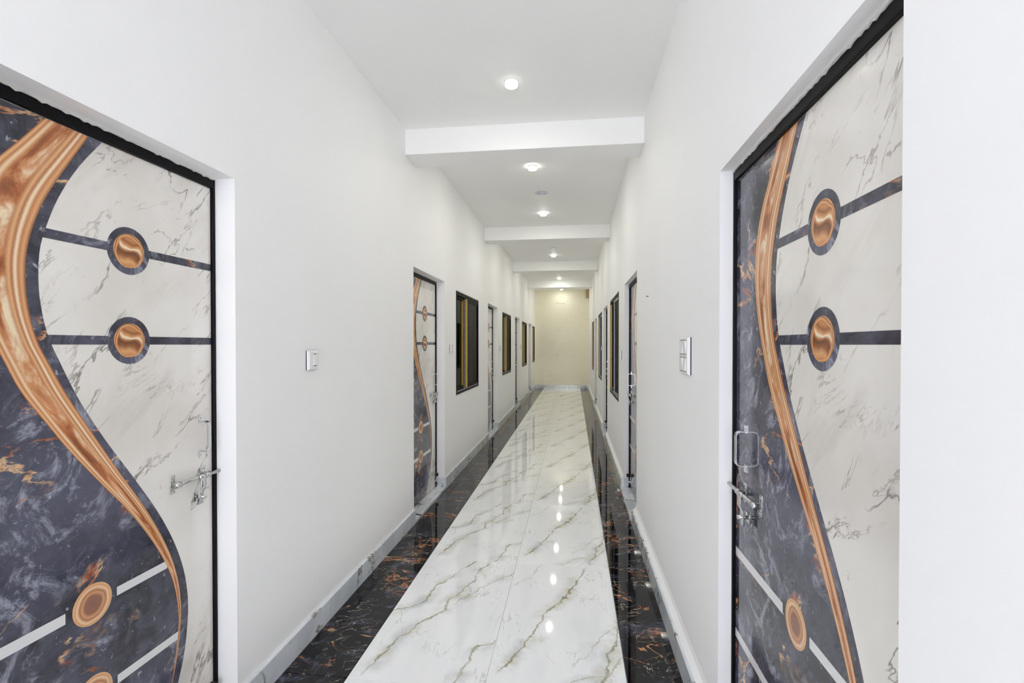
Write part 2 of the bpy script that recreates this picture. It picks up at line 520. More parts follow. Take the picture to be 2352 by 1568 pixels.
def strap(bm, pts, width_axis, w, t):
    """flat metal strap through points (list of Vectors), width along width_axis"""
    pts = [Vector(p) for p in pts]
    ax = Vector(width_axis).normalized() * (w / 2)
    prev = None
    n = len(pts)
    for i, p in enumerate(pts):
        d = (pts[min(i + 1, n - 1)] - pts[max(i - 1, 0)]).normalized()
        nn = d.cross(ax).normalized() * (t / 2)
        q = [bm.verts.new(p + s1 * ax + s2 * nn) for s1, s2 in ((-1, -1), (1, -1), (1, 1), (-1, 1))]
        if prev:
            for k in range(4):
                bm.faces.new((prev[k], prev[(k + 1) % 4], q[(k + 1) % 4], q[k]))
        else:
            bm.faces.new(q[::-1])
        prev = q
    bm.faces.new(prev)
    return bm


# ------------------------------------------------------------------ structure: floor
fl = obj('floor', B(XL - TH - ROOM - 0.1, XR + TH + ROOM + 0.1, Y0, Y1 + 0.15, -0.15, -0.010), M['grout'])
tag(fl, 'polished tile floor, white marble centre with black marble borders', 'floor', kind='structure')
GAP = 0.0025


def tile_mesh(name, w, l, mat):
    bm = B(0, w, 0, l, -0.012, 0)
    top = [e for e in bm.edges if all(v.co.z > -0.001 for v in e.verts)]
    bmesh.ops.bevel(bm, geom=top, offset=0.0012, segments=1, affect='EDGES')
    me = bpy.data.meshes.new(name)
    bmesh.ops.recalc_face_normals(bm, faces=bm.faces[:])
    bm.to_mesh(me); bm.free()
    me.materials.append(mat)
    return me


WX0, WXM, WX1 = -0.9695, -0.370, 0.2294
t_l = tile_mesh('white_tile', WXM - WX0 - GAP * 0.5, 1.2 - GAP * 0.5, M['tile_left'])
t_r = tile_mesh('white_tile', WX1 - WXM - GAP * 0.5, 1.2 - GAP * 0.5, M['tile_right'])
t_bl = tile_mesh('black_tile', WX0 - SK_L - GAP, 1.2 - GAP, M['tile_black'])
t_br = tile_mesh('black_tile', SK_R - WX1 - GAP, 1.2 - GAP, M['tile_black'])
for k in range(-5, 12):
    y = 2.0 + 1.2 * k
    share('white_tile', t_l, fl, (WX0, y, 0))
    share('white_tile', t_r, fl, (WXM, y, 0))
    share('black_tile', t_bl, fl, (SK_L, y, 0))
    share('black_tile', t_br, fl, (WX1 + GAP, y, 0))


# ------------------------------------------------------------------ structure: walls
def wall_with_openings(name, x0, x1, openings, mat):
    """one mesh of boxes around the openings (y0, y1, z0, z1)"""
    bm = bmesh.new()
    ys = Y0
    for a, b, z0, z1 in sorted(openings):
        box(bm, x0, x1, ys, a, -0.02, TOP)
        if z0 > 0:
            box(bm, x0, x1, a, b, -0.02, z0)
        box(bm, x0, x1, a, b, z1, TOP)
        ys = b
    box(bm, x0, x1, ys, Y1 + 0.01, -0.02, TOP)
    bmesh.ops.remove_doubles(bm, verts=bm.verts[:], dist=1e-5)
    return obj(name, bm, mat)


lo = [(y, y + OW, 0, DOOR_H) for y in LEFT_DOORS] + [(a, b, *LW_Z) for a, b in LEFT_WINDOWS]
ro = [(y, y + OW, 0, DOOR_H_R) for y in RIGHT_DOORS] + [(a, b, *RW_Z) for a, b in RIGHT_WINDOWS]
wl = tag(wall_with_openings('wall_left', XL - TH, XL, lo, M['wall']), 'long white plaster wall with five doors on the left', 'wall', kind='structure')
wr = tag(wall_with_openings('wall_right', XR, XR + TH, ro, M['wall']), 'long white plaster wall with four doors on the right', 'wall', kind='structure')
tag(obj('wall_back', B(XL - TH - ROOM - 0.1, XR + TH + ROOM + 0.1, Y1, Y1 + 0.15, -0.02, TOP), M['cream']),
    'cream end wall closing the corridor', 'wall', kind='structure')
for side, x0, x1, e0, e1 in (('left', XL - TH - ROOM - 0.1, XL - TH - ROOM, XL - TH - ROOM, XL - TH + 0.01),
                             ('right', XR + TH + ROOM, XR + TH + ROOM + 0.1, XR + TH - 0.01, XR + TH + ROOM)):
    bm = B(x0, x1, Y0, Y1, -0.02, TOP)
    box(bm, e0, e1, Y0, Y0 + 0.1, -0.02, TOP)
    tag(obj('wall_rooms_' + side, bm, M['room']), 'dim brown wall of the rooms behind the %s windows' % side, 'wall', kind='structure')

bm = bmesh.new()
for a, b, z in BAYS:
    box(bm, XL - TH - ROOM - 0.1, XR + TH + ROOM + 0.1, a, b + (0.15 if b == Y1 else 0), z, TOP + 0.1)
tag(obj('ceiling', bm, M['ceiling']), 'white plaster ceiling in five bays between beams', 'ceiling', kind='structure')
ords = ['nearest', 'second', 'third', 'farthest']
for i, (y, w, z) in enumerate(BEAMS):
    zt = max(BAYS[i][2], BAYS[i + 1][2]) + 0.02
    tag(obj('trim_%d' % (i + 1), B(XL, XR, y, y + w, z, zt, bevel=0.004), M['ceiling']),
        '%s white ceiling beam crossing the corridor' % ords[i], 'beam', kind='structure')

# ------------------------------------------------------------------ skirting
SKH = 0.110


def skirting(name, xa, xb, wall_x, openings, side, label):
    root = tag(empty(name, (wall_x, Y0, 0)), label, 'baseboard', kind='structure')
    ys = Y0
    spans = []
    for y in openings:
        spans.append((ys, y)); ys = y + OW
    spans.append((ys, Y1))
    for a, b in spans:
        n = max(1, round((b - a) / 0.6))
        L = (b - a) / n
        for i in range(n):
            ya, yb = a + i * L, a + (i + 1) * L - (0.002 if i < n - 1 else 0)
            bm = bmesh.new()
            f = xb if side < 0 else xa          # corridor side
            w = xa if side < 0 else xb
            sg = -1 if side < 0 else 1
            b_ = w if side < 0 else f + 0.012   # back of the tile
            prof = [(f, -0.01), (f, SKH - 0.002), (f + sg * 0.002, SKH), (b_, SKH), (b_, -0.01)]
            va = [bm.verts.new((x - wall_x, ya - Y0, z)) for x, z in prof]
            vb = [bm.verts.new((x - wall_x, yb - Y0, z)) for x, z in prof]
            bm.faces.new(va); bm.faces.new(vb[::-1])
            for k in range(5):
                bm.faces.new((va[k], va[(k + 1) % 5], vb[(k + 1) % 5], vb[k]))
            obj('skirting_tile', bm, M['skirting'], root)
        if side > 0:                             # plaster backing that slopes from the tile to the wall face
            bm = bmesh.new()
            prof = [(xa + 0.012, -0.01), (xa + 0.012, SKH), (xb - 0.006, SKH + 0.022), (xb, SKH + 0.045), (xb, -0.01)]
            va = [bm.verts.new((x - wall_x, a - Y0, z)) for x, z in prof]
            vb = [bm.verts.new((x - wall_x, b - Y0, z)) for x, z in prof]
            bm.faces.new(va); bm.faces.new(vb[::-1])
            for k in range(5):
                bm.faces.new((va[k], va[(k + 1) % 5], vb[(k + 1) % 5], vb[k]))
            obj('plaster_ledge', bm, M['wall'], root)
    return root


skirting('baseboard_left', XL, SK_L, XL, LEFT_DOORS, -1, 'grey veined marble skirting along the left wall')
skirting('baseboard_right', SK_R, XR, XR, RIGHT_DOORS, 1, 'grey veined marble skirting along the right wall')
bk = tag(empty('baseboard_back', (XL, Y1, 0)), 'pale marble skirting under the cream end wall', 'baseboard', kind='structure')
cuts = [SK_L, -0.86, -0.36, 0.12, SK_R]
for a, b in zip(cuts, cuts[1:]):
    obj('skirting_tile', B(a - XL + 0.001, b - XL - 0.001, -0.02, 0, 0, SKH, bevel=0.002), M['skirting'], bk)


# ------------------------------------------------------------------ doors
def interp(pts, z):
    """smooth s(z) through points sorted by falling z (Catmull-Rom)"""
    p = sorted(pts, key=lambda q: q[1])
    if z <= p[0][1]:
        i = 0
    elif z >= p[-1][1]:
        i = len(p) - 2
    else:
        i = next(k for k in range(len(p) - 1) if p[k][1] <= z <= p[k + 1][1])
    (s1, z1), (s2, z2) = p[i], p[i + 1]
    t = min(1.0, max(0.0, (z - z1) / (z2 - z1)))
    m1 = (p[i + 1][0] - p[i - 1][0]) / (p[i + 1][1] - p[i - 1][1]) if i > 0 else (s2 - s1) / (z2 - z1)
    m2 = (p[i + 2][0] - p[i][0]) / (p[i + 2][1] - p[i][1]) if i + 2 < len(p) else (s2 - s1) / (z2 - z1)
    h = z2 - z1
    return ((2 * t**3 - 3 * t**2 + 1) * s1 + (t**3 - 2 * t**2 + t) * h * m1 + (-2 * t**3 + 3 * t**2) * s2 + (t**3 - t**2) * h * m2)


Z_LO, Z_HI = 0.026, 2.032
EDGE_WHITE = [(0.468, 2.032), (0.397, 1.933), (0.343, 1.833), (0.31, 1.744), (0.296, 1.689), (0.291, 1.615), (0.296, 1.543), (0.313, 1.463), (0.342, 1.393),
              (0.391, 1.289), (0.464, 1.166), (0.558, 1.027), (0.649, 0.887), (0.716, 0.758), (0.756, 0.648), (0.774, 0.552), (0.776, 0.479),
              (0.765, 0.382), (0.748, 0.311), (0.715, 0.225), (0.677, 0.16), (0.62, 0.085), (0.565, 0.02)]
RIB_RIGHT = [(0.428, 2.032), (0.364, 1.921), (0.308, 1.817), (0.277, 1.731), (0.263, 1.662), (0.261, 1.596), (0.27, 1.515), (0.289, 1.444), (0.313, 1.394),
             (0.363, 1.297), (0.427, 1.191), (0.509, 1.058), (0.595, 0.925), (0.665, 0.799), (0.712, 0.689), (0.738, 0.585), (0.744, 0.495), (0.734, 0.401), (0.712, 0.30), (0.690, 0.235)]
RIB_LEFT = [(0.312, 2.032), (0.247, 1.944), (0.185, 1.86), (0.152, 1.78), (0.137, 1.66), (0.15, 1.565), (0.175, 1.485), (0.212, 1.398), (0.248, 1.32), (0.301, 1.24),
            (0.363, 1.151), (0.445, 1.045), (0.53, 0.94), (0.602, 0.837), (0.665, 0.73), (0.707, 0.635), (0.727, 0.554), (0.734, 0.481), (0.726, 0.401), (0.708, 0.30), (0.688, 0.235)]


DS = 0.032                 # the print starts this far from the left edge of the leaf
EDGE_WHITE, RIB_RIGHT, RIB_LEFT = ([(a + DS, b) for a, b in q] for q in (EDGE_WHITE, RIB_RIGHT, RIB_LEFT))


def band(fl_, fr, z0, z1, n, y, t, uv=False):
    """thin printed layer between two edges s(z), proud of the leaf by t at y (viewer at -y)"""
    bm = bmesh.new()
    rows = []
    for i in range(n + 1):
        z = z0 + (z1 - z0) * i / n
        a, b = fl_(z), fr(z)
        rows.append([bm.verts.new((a, y - t, z)), bm.verts.new((b, y - t, z)), bm.verts.new((a, y, z)), bm.verts.new((b, y, z))])
    lay = bm.loops.layers.uv.new('UVMap')
    for i in range(n):
        p, q = rows[i], rows[i + 1]
        f = bm.faces.new((p[0], p[1], q[1], q[0]))
        for lp, u in zip(f.loops, ((0, i / n), (1, i / n), (1, (i + 1) / n), (0, (i + 1) / n))):
            lp[lay].uv = u
        bm.faces.new((p[2], p[0], q[0], q[2])); bm.faces.new((p[1], p[3], q[3], q[1]))
    bm.faces.new(rows[0][:2] + rows[0][:1:-1]); bm.faces.new(rows[-1][:2] + rows[-1][:1:-1])
    return bm


def mesh_of(name, bm, mat, smooth=False):
    o = obj(name, bm, mat, None, smooth)
    me = o.data
    bpy.data.objects.remove(o)
    return me


T1 = 0.0006
DISC_S = 0.552 + DS
FW = (OW - W) / 2           # frame bar width
FD = 0.012                  # frame stands this far in front of the leaf


def squat(z):
    """height of a print detail on the right-hand doors"""
    k = 1.438 + (0.7 - 1.438) * 0.95
    return 1.438 + (z - 1.438) * 0.95 if z >= 0.7 else Z_LO + (z - Z_LO) * (k - Z_LO) / (0.7 - Z_LO)


def door_meshes(zm, door_h):
    d = {}
    top = zm(Z_HI)
    ew, rl, rr = ([(a, zm(b)) for a, b in q] for q in (EDGE_WHITE, RIB_LEFT, RIB_RIGHT))
    d['leaf'] = mesh_of('leaf', B(0, W, 0, 0.032, Z_LO, top, bevel=0.001), M['door_white'])
    d['dark_panel'] = mesh_of('dark_panel', band(lambda z: 0.001, lambda z: interp(ew, z), Z_LO + 0.002, top - 0.002, 90, 0, T1), M['door_dark'])
    d['copper_ribbon'] = mesh_of('copper_ribbon', band(lambda z: interp(rl, z), lambda z: interp(rr, z), zm(0.235), top - 0.002, 100, -T1, T1, True), M['copper'])
    d['disc_border'] = mesh_of('disc_border', lathe(bmesh.new(), [(0.073, 0.0), (0.073, T1 * 1.6)], 40, axis='Y'), M['door_dark'])
    d['disc'] = mesh_of('disc', lathe(bmesh.new(), [(0.053, T1 * 1.6), (0.053, T1 * 2.6), (0.0005, T1 * 2.7)], 40, axis='Y'), M['med'])
    d['ring_disc'] = mesh_of('ring_disc', lathe(bmesh.new(), [(0.058, T1), (0.058, T1 * 2.2), (0.0005, T1 * 2.3)], 40, axis='Y'), M['ring'])
    for key, z in (('a', zm(1.731)), ('b', zm(1.452))):
        d['dark_bar_' + key] = mesh_of('dark_bar', B(interp(ew, z) - 0.004, W - 0.001, -T1 * 1.3, 0, z - 0.0128, z + 0.0128), M['door_dark'])
    for key, z in (('a', zm(0.693)), ('b', zm(0.425))):
        d['white_bar_l' + key] = mesh_of('white_bar', B(0.001, 0.350 + DS, -T1 * 2, -T1 * 0.5, z - 0.0145, z + 0.0145), M['strip'])
        d['white_bar_r' + key] = mesh_of('white_bar', B(0.502 + DS, interp(rl, z) + 0.003, -T1 * 1.8, -T1 * 0.5, z - 0.013, z + 0.013), M['strip'])
    d['frame_jamb'] = mesh_of('frame_jamb', B(0, FW, -FD, 0.04, 0.0, door_h, bevel=0.003), M['black'])
    d['frame_head'] = mesh_of('frame_head', B(FW, OW - FW, -FD, 0.04, top, door_h, bevel=0.003), M['black'])
    return d


DM_L, DM_R = door_meshes(lambda z: z, DOOR_H), door_meshes(squat, DOOR_H_R)


def pull_handle():
    bm = bmesh.new()
    zc, hh, off = 1.10, 0.055, 0.034
    for s in (-1, 1):
        box(bm, -0.011, 0.011, -0.003, 0, zc + s * hh - 0.004 if s > 0 else zc - hh - 0.022, zc + hh + 0.022 if s > 0 else zc - hh + 0.004)
        tube(bm, (0, -0.003, zc + s * (hh + 0.013)), (0, -0.0055, zc + s * (hh + 0.013)), 0.004, 8)
    pts = [(0, -0.002, zc + hh), (0, -off * 0.6, zc + hh + 0.001), (0, -off * 0.9, zc + hh - 0.004), (0, -off, zc + hh - 0.014),
           (0, -off, zc - hh + 0.014), (0, -off * 0.9, zc - hh + 0.004), (0, -off * 0.6, zc - hh - 0.001), (0, -0.002, zc - hh)]
    strap(bm, pts, (1, 0, 0), 0.018, 0.003)
    return bm


def sliding_bolt(sg):
    """aldrop: rod on two brackets, hanging hasp; latch towards +x when sg = 1"""
    parts = {}
    X = lambda a: sg * a
    z = 0.957
    bm = bmesh.new()
    e = 0.062 if sg > 0 else 0.104      # how far the rod reaches past its bracket
    tube(bm, (X(-0.145), -0.021, z), (X(e), -0.021, z), 0.0068, 14)
    tube(bm, (X(-0.145), -0.021, z), (X(-0.128), -0.021, z), 0.0092, 14)
    tube(bm, (X(e - 0.002), -0.021, z), (X(e + 0.006), -0.021, z), 0.0068, 14, 0.004)
    parts['bolt_rod'] = bm
    for nm, x in (('a', -0.118), ('b', 0.012)):
        bm = bmesh.new()
        h = 0.032
        box(bm, min(X(x - .010), X(x + .010)), max(X(x - .010), X(x + .010)), -0.003, 0, z - h, z + h, bevel=0.0008)
        tube(bm, (X(x - 0.010), -0.021, z), (X(x + 0.010), -0.021, z), 0.0105, 14)
        box(bm, min(X(x - .008), X(x + .008)), max(X(x - .008), X(x + .008)), -0.021, -0.002, z - 0.009, z + 0.009)
        for s in (-1, 1):
            tube(bm, (X(x), -0.003, z + s * 0.023), (X(x), -0.006, z + s * 0.023), 0.0042, 8)
        parts['bolt_bracket_' + nm] = bm
    bm = bmesh.new()
    strap(bm, [(X(-0.020), -0.030, z + 0.004), (X(-0.020), -0.031, z - 0.035), (X(-0.022), -0.022, z - 0.052), (X(-0.024), -0.020, z - 0.098)], (1, 0, 0), 0.026, 0.003)
    tube(bm, (X(-0.034), -0.024, z), (X(-0.006), -0.024, z), 0.0098, 12)
    parts['hasp'] = bm
    bm = bmesh.new()
    box(bm, min(X(-0.036), X(0.004)), max(X(-0.036), X(0.004)), -0.003, 0, z - 0.090, z - 0.058, bevel=0.0008)
    tube(bm, (X(-0.016), -0.003, z - 0.074), (X(-0.016), -0.034, z - 0.074), 0.0065, 12)
    parts['staple'] = bm
    return parts


def stopper(sg):
    bm = bmesh.new()
    box(bm, -0.016, 0.016, -0.004, 0, 0.065, 0.135, bevel=0.001)
    tube(bm, (0, -0.004, 0.085), (0, -0.018, 0.085), 0.007, 10)
    strap(bm, [(0, -0.016, 0.080), (0, -0.020, 0.11), (0, -0.022, 0.135)], (1, 0, 0), 0.014, 0.006)
    rb = bmesh.new()
    box(rb, -0.015, 0.015, -0.036, -0.010, 0.135, 0.165, bevel=0.003)
    return bm, rb


HM = {}
for sg in (1, -1):
    HM['pull_handle', sg] = mesh_of('pull_handle', pull_handle(), M['chrome'])
    for k, bm in sliding_bolt(sg).items():
        HM[k, sg] = mesh_of(k, bm, M['chrome'], True)
    a, b = stopper(sg)
    HM['door_stopper', sg] = mesh_of('door_stopper', a, M['chrome'])
    HM['rubber_tip', sg] = mesh_of('rubber_tip', b, M['rubber'])


def ragged_strip(length, h, seed, t=0.003):
    """a broken plaster edge running along x"""
    rnd = random.Random(seed)
    bm = bmesh.new()
    n = int(length / 0.012)
    prev = None
    for i in range(n + 1):
        x = length * i / n
        zt = h * (0.55 + 0.45 * rnd.random()); zb = -h * 0.9 * rnd.random() * (1 if rnd.random() < 0.35 else 0.25)
        y = -t * (0.5 + rnd.random())
        r = [bm.verts.new((x, y, zb)), bm.verts.new((x, y * 0.3, zt)), bm.verts.new((x, 0.004, zt)), bm.verts.new((x, 0.004, zb))]
        if prev:
            for k in range(4):
                bm.faces.new((prev[k], prev[(k + 1) % 4], r[(k + 1) % 4], r[k]))
        else:
            bm.faces.new(r)
        prev = r
    bm.faces.new(prev[::-1])
    return bm


def make_door(idx, y, side, label):
    recess = (XL - LEAF_L) if side < 0 else (LEAF_R - XR)
    if side < 0:
        root = empty('door_%d' % idx, (LEAF_L, y + FW, 0), math.pi / 2)     # local x = +Y, local y = -X
    else:
        root = empty('door_%d' % idx, (LEAF_R, y + OW - FW, 0), -math.pi / 2)
    tag(root, label, 'door', kind='structure')
    DM, zm, dh = (DM_L, (lambda z: z), DOOR_H) if side < 0 else (DM_R, squat, DOOR_H_R)
    leaf = share('leaf', DM['leaf'], root)
    dark = share('dark_panel', DM['dark_panel'], root)
    share('copper_ribbon', DM['copper_ribbon'], root)
    share('dark_bar', DM['dark_bar_a'], root); share('dark_bar', DM['dark_bar_b'], root)
    for z in (1.729, 1.452):
        b = share('disc_border', DM['disc_border'], root, (DISC_S, 0, zm(z)))
        share('disc', DM['disc'], b)
    for z in (0.694, 0.428):
        share('ring_disc', DM['ring_disc'], root, (0.427 + DS, 0, zm(z)))
    for k in ('la', 'lb', 'ra', 'rb'):
        share('white_bar', DM['white_bar_' + k], root)
    share('frame_jamb', DM['frame_jamb'], root, (-FW, 0, 0)); share('frame_jamb', DM['frame_jamb'], root, (W, 0, 0))
    share('frame_head', DM['frame_head'], root, (-FW, 0, 0))
    sg = 1 if side < 0 else -1
    hs = W - 0.056 if side < 0 else 0.096
    h = share('pull_handle', HM['pull_handle', sg], root, (hs, -T1, 0)); h['label'] = 'steel pull handle'
    bs = W - 0.070 if side < 0 else 0.112
    b = share('bolt_rod', HM['bolt_rod', sg], root, (bs + sg * 0.02, 0, 0)); b['label'] = 'steel sliding bolt'
    for nm in ('bolt_bracket_a', 'bolt_bracket_b'):
        share('bolt_bracket', HM[nm, sg], root, (bs + sg * 0.008 if nm.endswith('b') else bs, -T1, 0))
    share('hasp', HM['hasp', sg], root, (bs + sg * 0.01, 0, 0)); share('staple', HM['staple', sg], root, (bs + sg * 0.01, -T1, 0))
    st = share('door_stopper', HM['door_stopper', sg], root, (W - 0.035 if side < 0 else 0.035, -T1, 0))
    share('rubber_tip', HM['rubber_tip', sg], st)
    # threshold and the skirting returns inside the opening
    fr = recess + ((SK_L - XL) if side < 0 else (XR - SK_R))
    obj('threshold', B(-FW, W + FW, -fr, 0.05, -0.010, 0.020, bevel=0.002), M['skirting'], root)
    for x0 in ((W + FW - 0.008, W + FW) if side < 0 else (-FW, -FW + 0.008),):
        obj('skirting_return', B(x0[0], x0[1], -recess, -FD, 0.02, SKH), M['skirting'], root)
    r = obj('plaster_edge', ragged_strip(OW, 0.006, idx * 3 + 1), M['plaster'], root)
    r.location = (-FW, -FD - 0.001, dh - 0.005)
    return root


left_names = ['nearest door on the left wall, printed white and dark marble with wide copper ribbon',
              'second door on the left wall, before the first window, marble print with copper ribbon',
              'third door on the left wall, between the first and second windows',
              'fourth door on the left wall, between the second and third windows',
              'fifth door on the left wall, last before the cream end wall']
right_names = ['nearest door on the right wall, tall marble print with copper ribbon and bolt at left',
               'second door on the right wall, seen edge-on with loop handle and black stopper',
               'third door on the right wall, only its black frame edge showing',
               'fourth door on the right wall, farthest narrow opening']
di = 1
for y, nm in zip(LEFT_DOORS, left_names):
    make_door(di, y, -1, nm); di += 1
for y, nm in zip(RIGHT_DOORS, right_names):
    make_door(di, y, 1, nm); di += 1


# ------------------------------------------------------------------ windows
def make_window(idx, a, b, zr, side, label):
    w, h = b - a, zr[1] - zr[0]
    x_wall = XL if side < 0 else XR
    root = empty('window_%d' % idx, (x_wall, a if side < 0 else b, zr[0]), math.pi / 2 if side < 0 else -math.pi / 2)
    tag(root, label, 'window', kind='structure')
    fw = 0.030
    P = lambda n, m, *bb, bevel=0.0, parent=root: obj(n, B(*bb, bevel=bevel), m, parent)
    # outer frame, three tracks deep
    P('frame_jamb', M['alu'], 0, fw, -0.004, 0.070, 0, h, bevel=0.002)
    P('frame_jamb', M['alu'], w - fw, w, -0.004, 0.070, 0, h, bevel=0.002)
    P('frame_head', M['alu'], fw, w - fw, -0.004, 0.070, h - 0.045, h, bevel=0.002)
    P('frame_sill', M['alu'], fw, w - fw, -0.004, 0.070, 0, 0.022, bevel=0.002)
    P('sill_track', M['alu_grey'], fw, w - fw, 0.000, 0.012, 0.022, 0.038, bevel=0.001)
    P('sill_track', M['alu_grey'], fw, w - fw, 0.030, 0.040, 0.022, 0.034, bevel=0.001)
    zb, zt = 0.036, h - 0.045
    if side < 0:
        r0, r1, f0, f1 = fw, 0.34 * w, 0.43 * w, w - fw      # rear sash on the near side, front sash on the far side
    else:
        r0, r1, f0, f1 = fw, 0.60 * w, 0.52 * w, w - fw
    # rear sash
    rs = bmesh.new()
    st = 0.034
    box(rs, r1 - st if side > 0 else r1, r1 if side > 0 else r1 + st, 0.020, 0.046, zb, zt)
    box(rs, r0, r0 + 0.02, 0.020, 0.046, zb, zt)
    box(rs, r0 + 0.02, r1 - (st if side > 0 else 0), 0.020, 0.046, zb, zb + 0.035)
    box(rs, r0 + 0.02, r1 - (st if side > 0 else 0), 0.020, 0.046, zt - 0.030, zt)
    s1 = obj('rear_sash', rs, M['alu'], root)
    P('glass_pane', M['glass'], r0 + 0.02, r1 - (st if side > 0 else 0), 0.034, 0.038, zb + 0.035, zt - 0.030, parent=s1)
    # front sash
    fs = bmesh.new()
    box(fs, f0, f0 + st, -0.008, 0.018, zb, zt)
    box(fs, f1 - 0.02, f1, -0.008 + 0.012, 0.018, zb, zt)
    box(fs, f0 + st, f1 - 0.02, 0.0, 0.018, zb, zb + 0.035)
    box(fs, f0 + st, f1 - 0.02, 0.0, 0.018, zt - 0.030, zt)
    s2 = obj('front_sash', fs, M['alu'] if side < 0 else M['alu_grey'], root)
    P('glass_pane', M['glass'], f0 + st, f1 - 0.02, 0.007, 0.011, zb + 0.035, zt - 0.030, parent=s2)
    # yellow protective film still on the stile sides that face the entrance
    if side < 0:
        P('film_strip', M['film'], r1 - 0.002, r1, 0.021, 0.045, zb + 0.01, zt - 0.01, parent=s1)
        P('film_strip', M['film'], f0 - 0.002, f0, -0.008, 0.018, zb + 0.005, zt, parent=s2)
        P('sash_guide', M['plastic'], r1 + 0.06, r1 + 0.066, 0.018, 0.022, zb, zt)
    else:
        P('film_strip', M['film'], fw, fw + 0.002, -0.002, 0.034, zb - 0.005, zt)
        for zz in (0.36 * h, 0.68 * h):
            obj('screw', tube(bmesh.new(), (fw + 0.002, 0.016, zz), (fw + 0.004, 0.016, zz), 0.005, 8), M['slot'], root)
    # security grille inside
    n = 10
    for i in range(1, n):
        P('grille_bar', M['black'], f0 + 0.10, f0 + 0.36 if side < 0 else w - fw, 0.100, 0.108, h * i / n - 0.006, h * i / n + 0.006)
    for xx in (f0 + 0.10, (f0 + 0.36) if side < 0 else w - fw - 0.02):
        P('grille_bar', M['black'], xx - 0.008, xx + 0.008, 0.098, 0.110, 0.0, h)
    if idx in (1, 5, 2):
        e = obj('plaster_edge', ragged_strip(w + 0.02, 0.016, idx * 5 + 2), M['plaster'], root)
        e.location = (-0.01, -0.001, h + 0.003)
        e = obj('plaster_edge', ragged_strip(w, 0.010, idx * 5 + 3), M['plaster'], root)
        e.location = (0, -0.001, -0.010)
    return root


wn = 1
lw_names = ['nearest window on the left wall, black sliding frame with yellow film strips',
            'second window on the left wall, black frame, between third and fourth doors',
            'third window on the left wall, narrow black frame, between fourth and fifth doors',
            'last window on the left wall, beside the cream end wall']
rw_names = ['nearest window on the right wall, black frame with bright yellow strip',
            'second window on the right wall, thin black frame past the third door',
            'last window on the right wall, thin dark sliver near the end wall']
for (a, b), nm in zip(LEFT_WINDOWS, lw_names):
    make_window(wn, a, b, LW_Z, -1, nm); wn += 1
for (a, b), nm in zip(RIGHT_WINDOWS, rw_names):
    make_window(wn, a, b, RW_Z, 1, nm); wn += 1

# ------------------------------------------------------------------ ceiling lamps
lens_bm = lathe(bmesh.new(), [(0.0400, 0.0), (0.0410, -0.006), (0.0405, -0.018), (0.037, -0.023), (0.028, -0.026), (0.001, -0.027)], 24)
L_lens = mesh_of('diffuser', lens_bm, M['lamp'], True)
L_lens.materials.append(M['lamp_rim'])
for p in L_lens.polygons:            # the opal rim glows less than the face the LEDs point at
    if p.normal.z > -0.75:
        p.material_index = 1
L_dim = L_lens.copy(); L_dim.materials[0] = M['lamp_dim']; L_dim.materials[1] = M['lamp_rim_dim']
L_base = mesh_of('base_ring', lathe(bmesh.new(), [(0.0435, 0.0), (0.0435, -0.006), (0.0425, -0.009), (0.0400, -0.009)], 24), M['plastic'])
L_clip = mesh_of('spring_clip', B(-0.008, 0.008, -0.003, 0.003, -0.007, 0.0), M['slot'])


def ceil_z(y):
    for a, b, z in BAYS:
        if a <= y < b:
            return z
    return BAYS[-1][2]


def y_of(depth, x=CX):
    return (depth + x * math.sin(YAW)) / math.cos(YAW)


lamp_depths = [3.07, 4.66, 6.3, 7.95, 9.57, 11.2, 13.27, 14.8, 15.95]
lamp_labels = ['largest round white ceiling lamp, before the nearest beam',
               'lit round ceiling lamp just behind the nearest beam',
               'lit round ceiling lamp just before the second beam',
               'round ceiling lamp hidden behind the second beam, mirrored in the floor',
               'lit round ceiling lamp just before the third beam',
               'round ceiling lamp hidden behind the third beam, mirrored in the floor',
               'lit round ceiling lamp just before the farthest beam',
               'round ceiling lamp hidden behind the farthest beam',
               'farthest lit ceiling lamp, against the cream end wall']
for d, lb in zip(lamp_depths, lamp_labels):
    y = y_of(d)
    r = tag(empty('ceiling_lamp', (CX, y, ceil_z(y))), lb, 'ceiling lamp', 'round ceiling lamps along the corridor')
    share('base_ring', L_base, r)
    share('diffuser', L_dim if d in (lamp_depths[0], lamp_depths[-1]) else L_lens, r, (0, 0, -0.009))
    share('spring_clip', L_clip, r, (0.030, 0.034, 0))

# fan-hook covers
for d, lb, rad in ((5.47, 'flat round cover plate on the ceiling between the second and third lit lamps', 0.074),
                   (8.9, 'small round cover plate on the ceiling just past the second beam', 0.060)):
    y = y_of(d)
    r = tag(empty('ceiling_cover_plate', (CX + 0.03, y, ceil_z(y))), lb, 'cover plate', 'fan box covers on the ceiling')
    obj('plate', lathe(bmesh.new(), [(rad, 0), (rad, -0.003), (rad - 0.004, -0.005), (0.001, -0.005)], 28), M['cover'], r)
    for a in (0.4, 2.5, 4.1):
        obj('screw', tube(bmesh.new(), (rad * .6 * math.cos(a), rad * .6 * math.sin(a), -0.005), (rad * .6 * math.cos(a), rad * .6 * math.sin(a), -0.008), 0.004, 8), M['slot'], r)
y = y_of(12.5)
r = tag(empty('ceiling_hook', (CX + 0.03, y, ceil_z(y))), 'tiny bright fan hook on the ceiling before the farthest beam', 'hook')
obj('hook_plate', lathe(bmesh.new(), [(0.03, 0), (0.03, -0.004), (0.001, -0.005)], 16), M['cover'], r)
bm = bmesh.new()
strap(bm, [(0, 0, 0), (0.02, 0, -0.02), (0.02, 0, -0.05), (0, 0, -0.06), (-0.02, 0, -0.05)], (0, 1, 0), 0.008, 0.008)
obj('hook_loop', bm, M['chrome'], r)


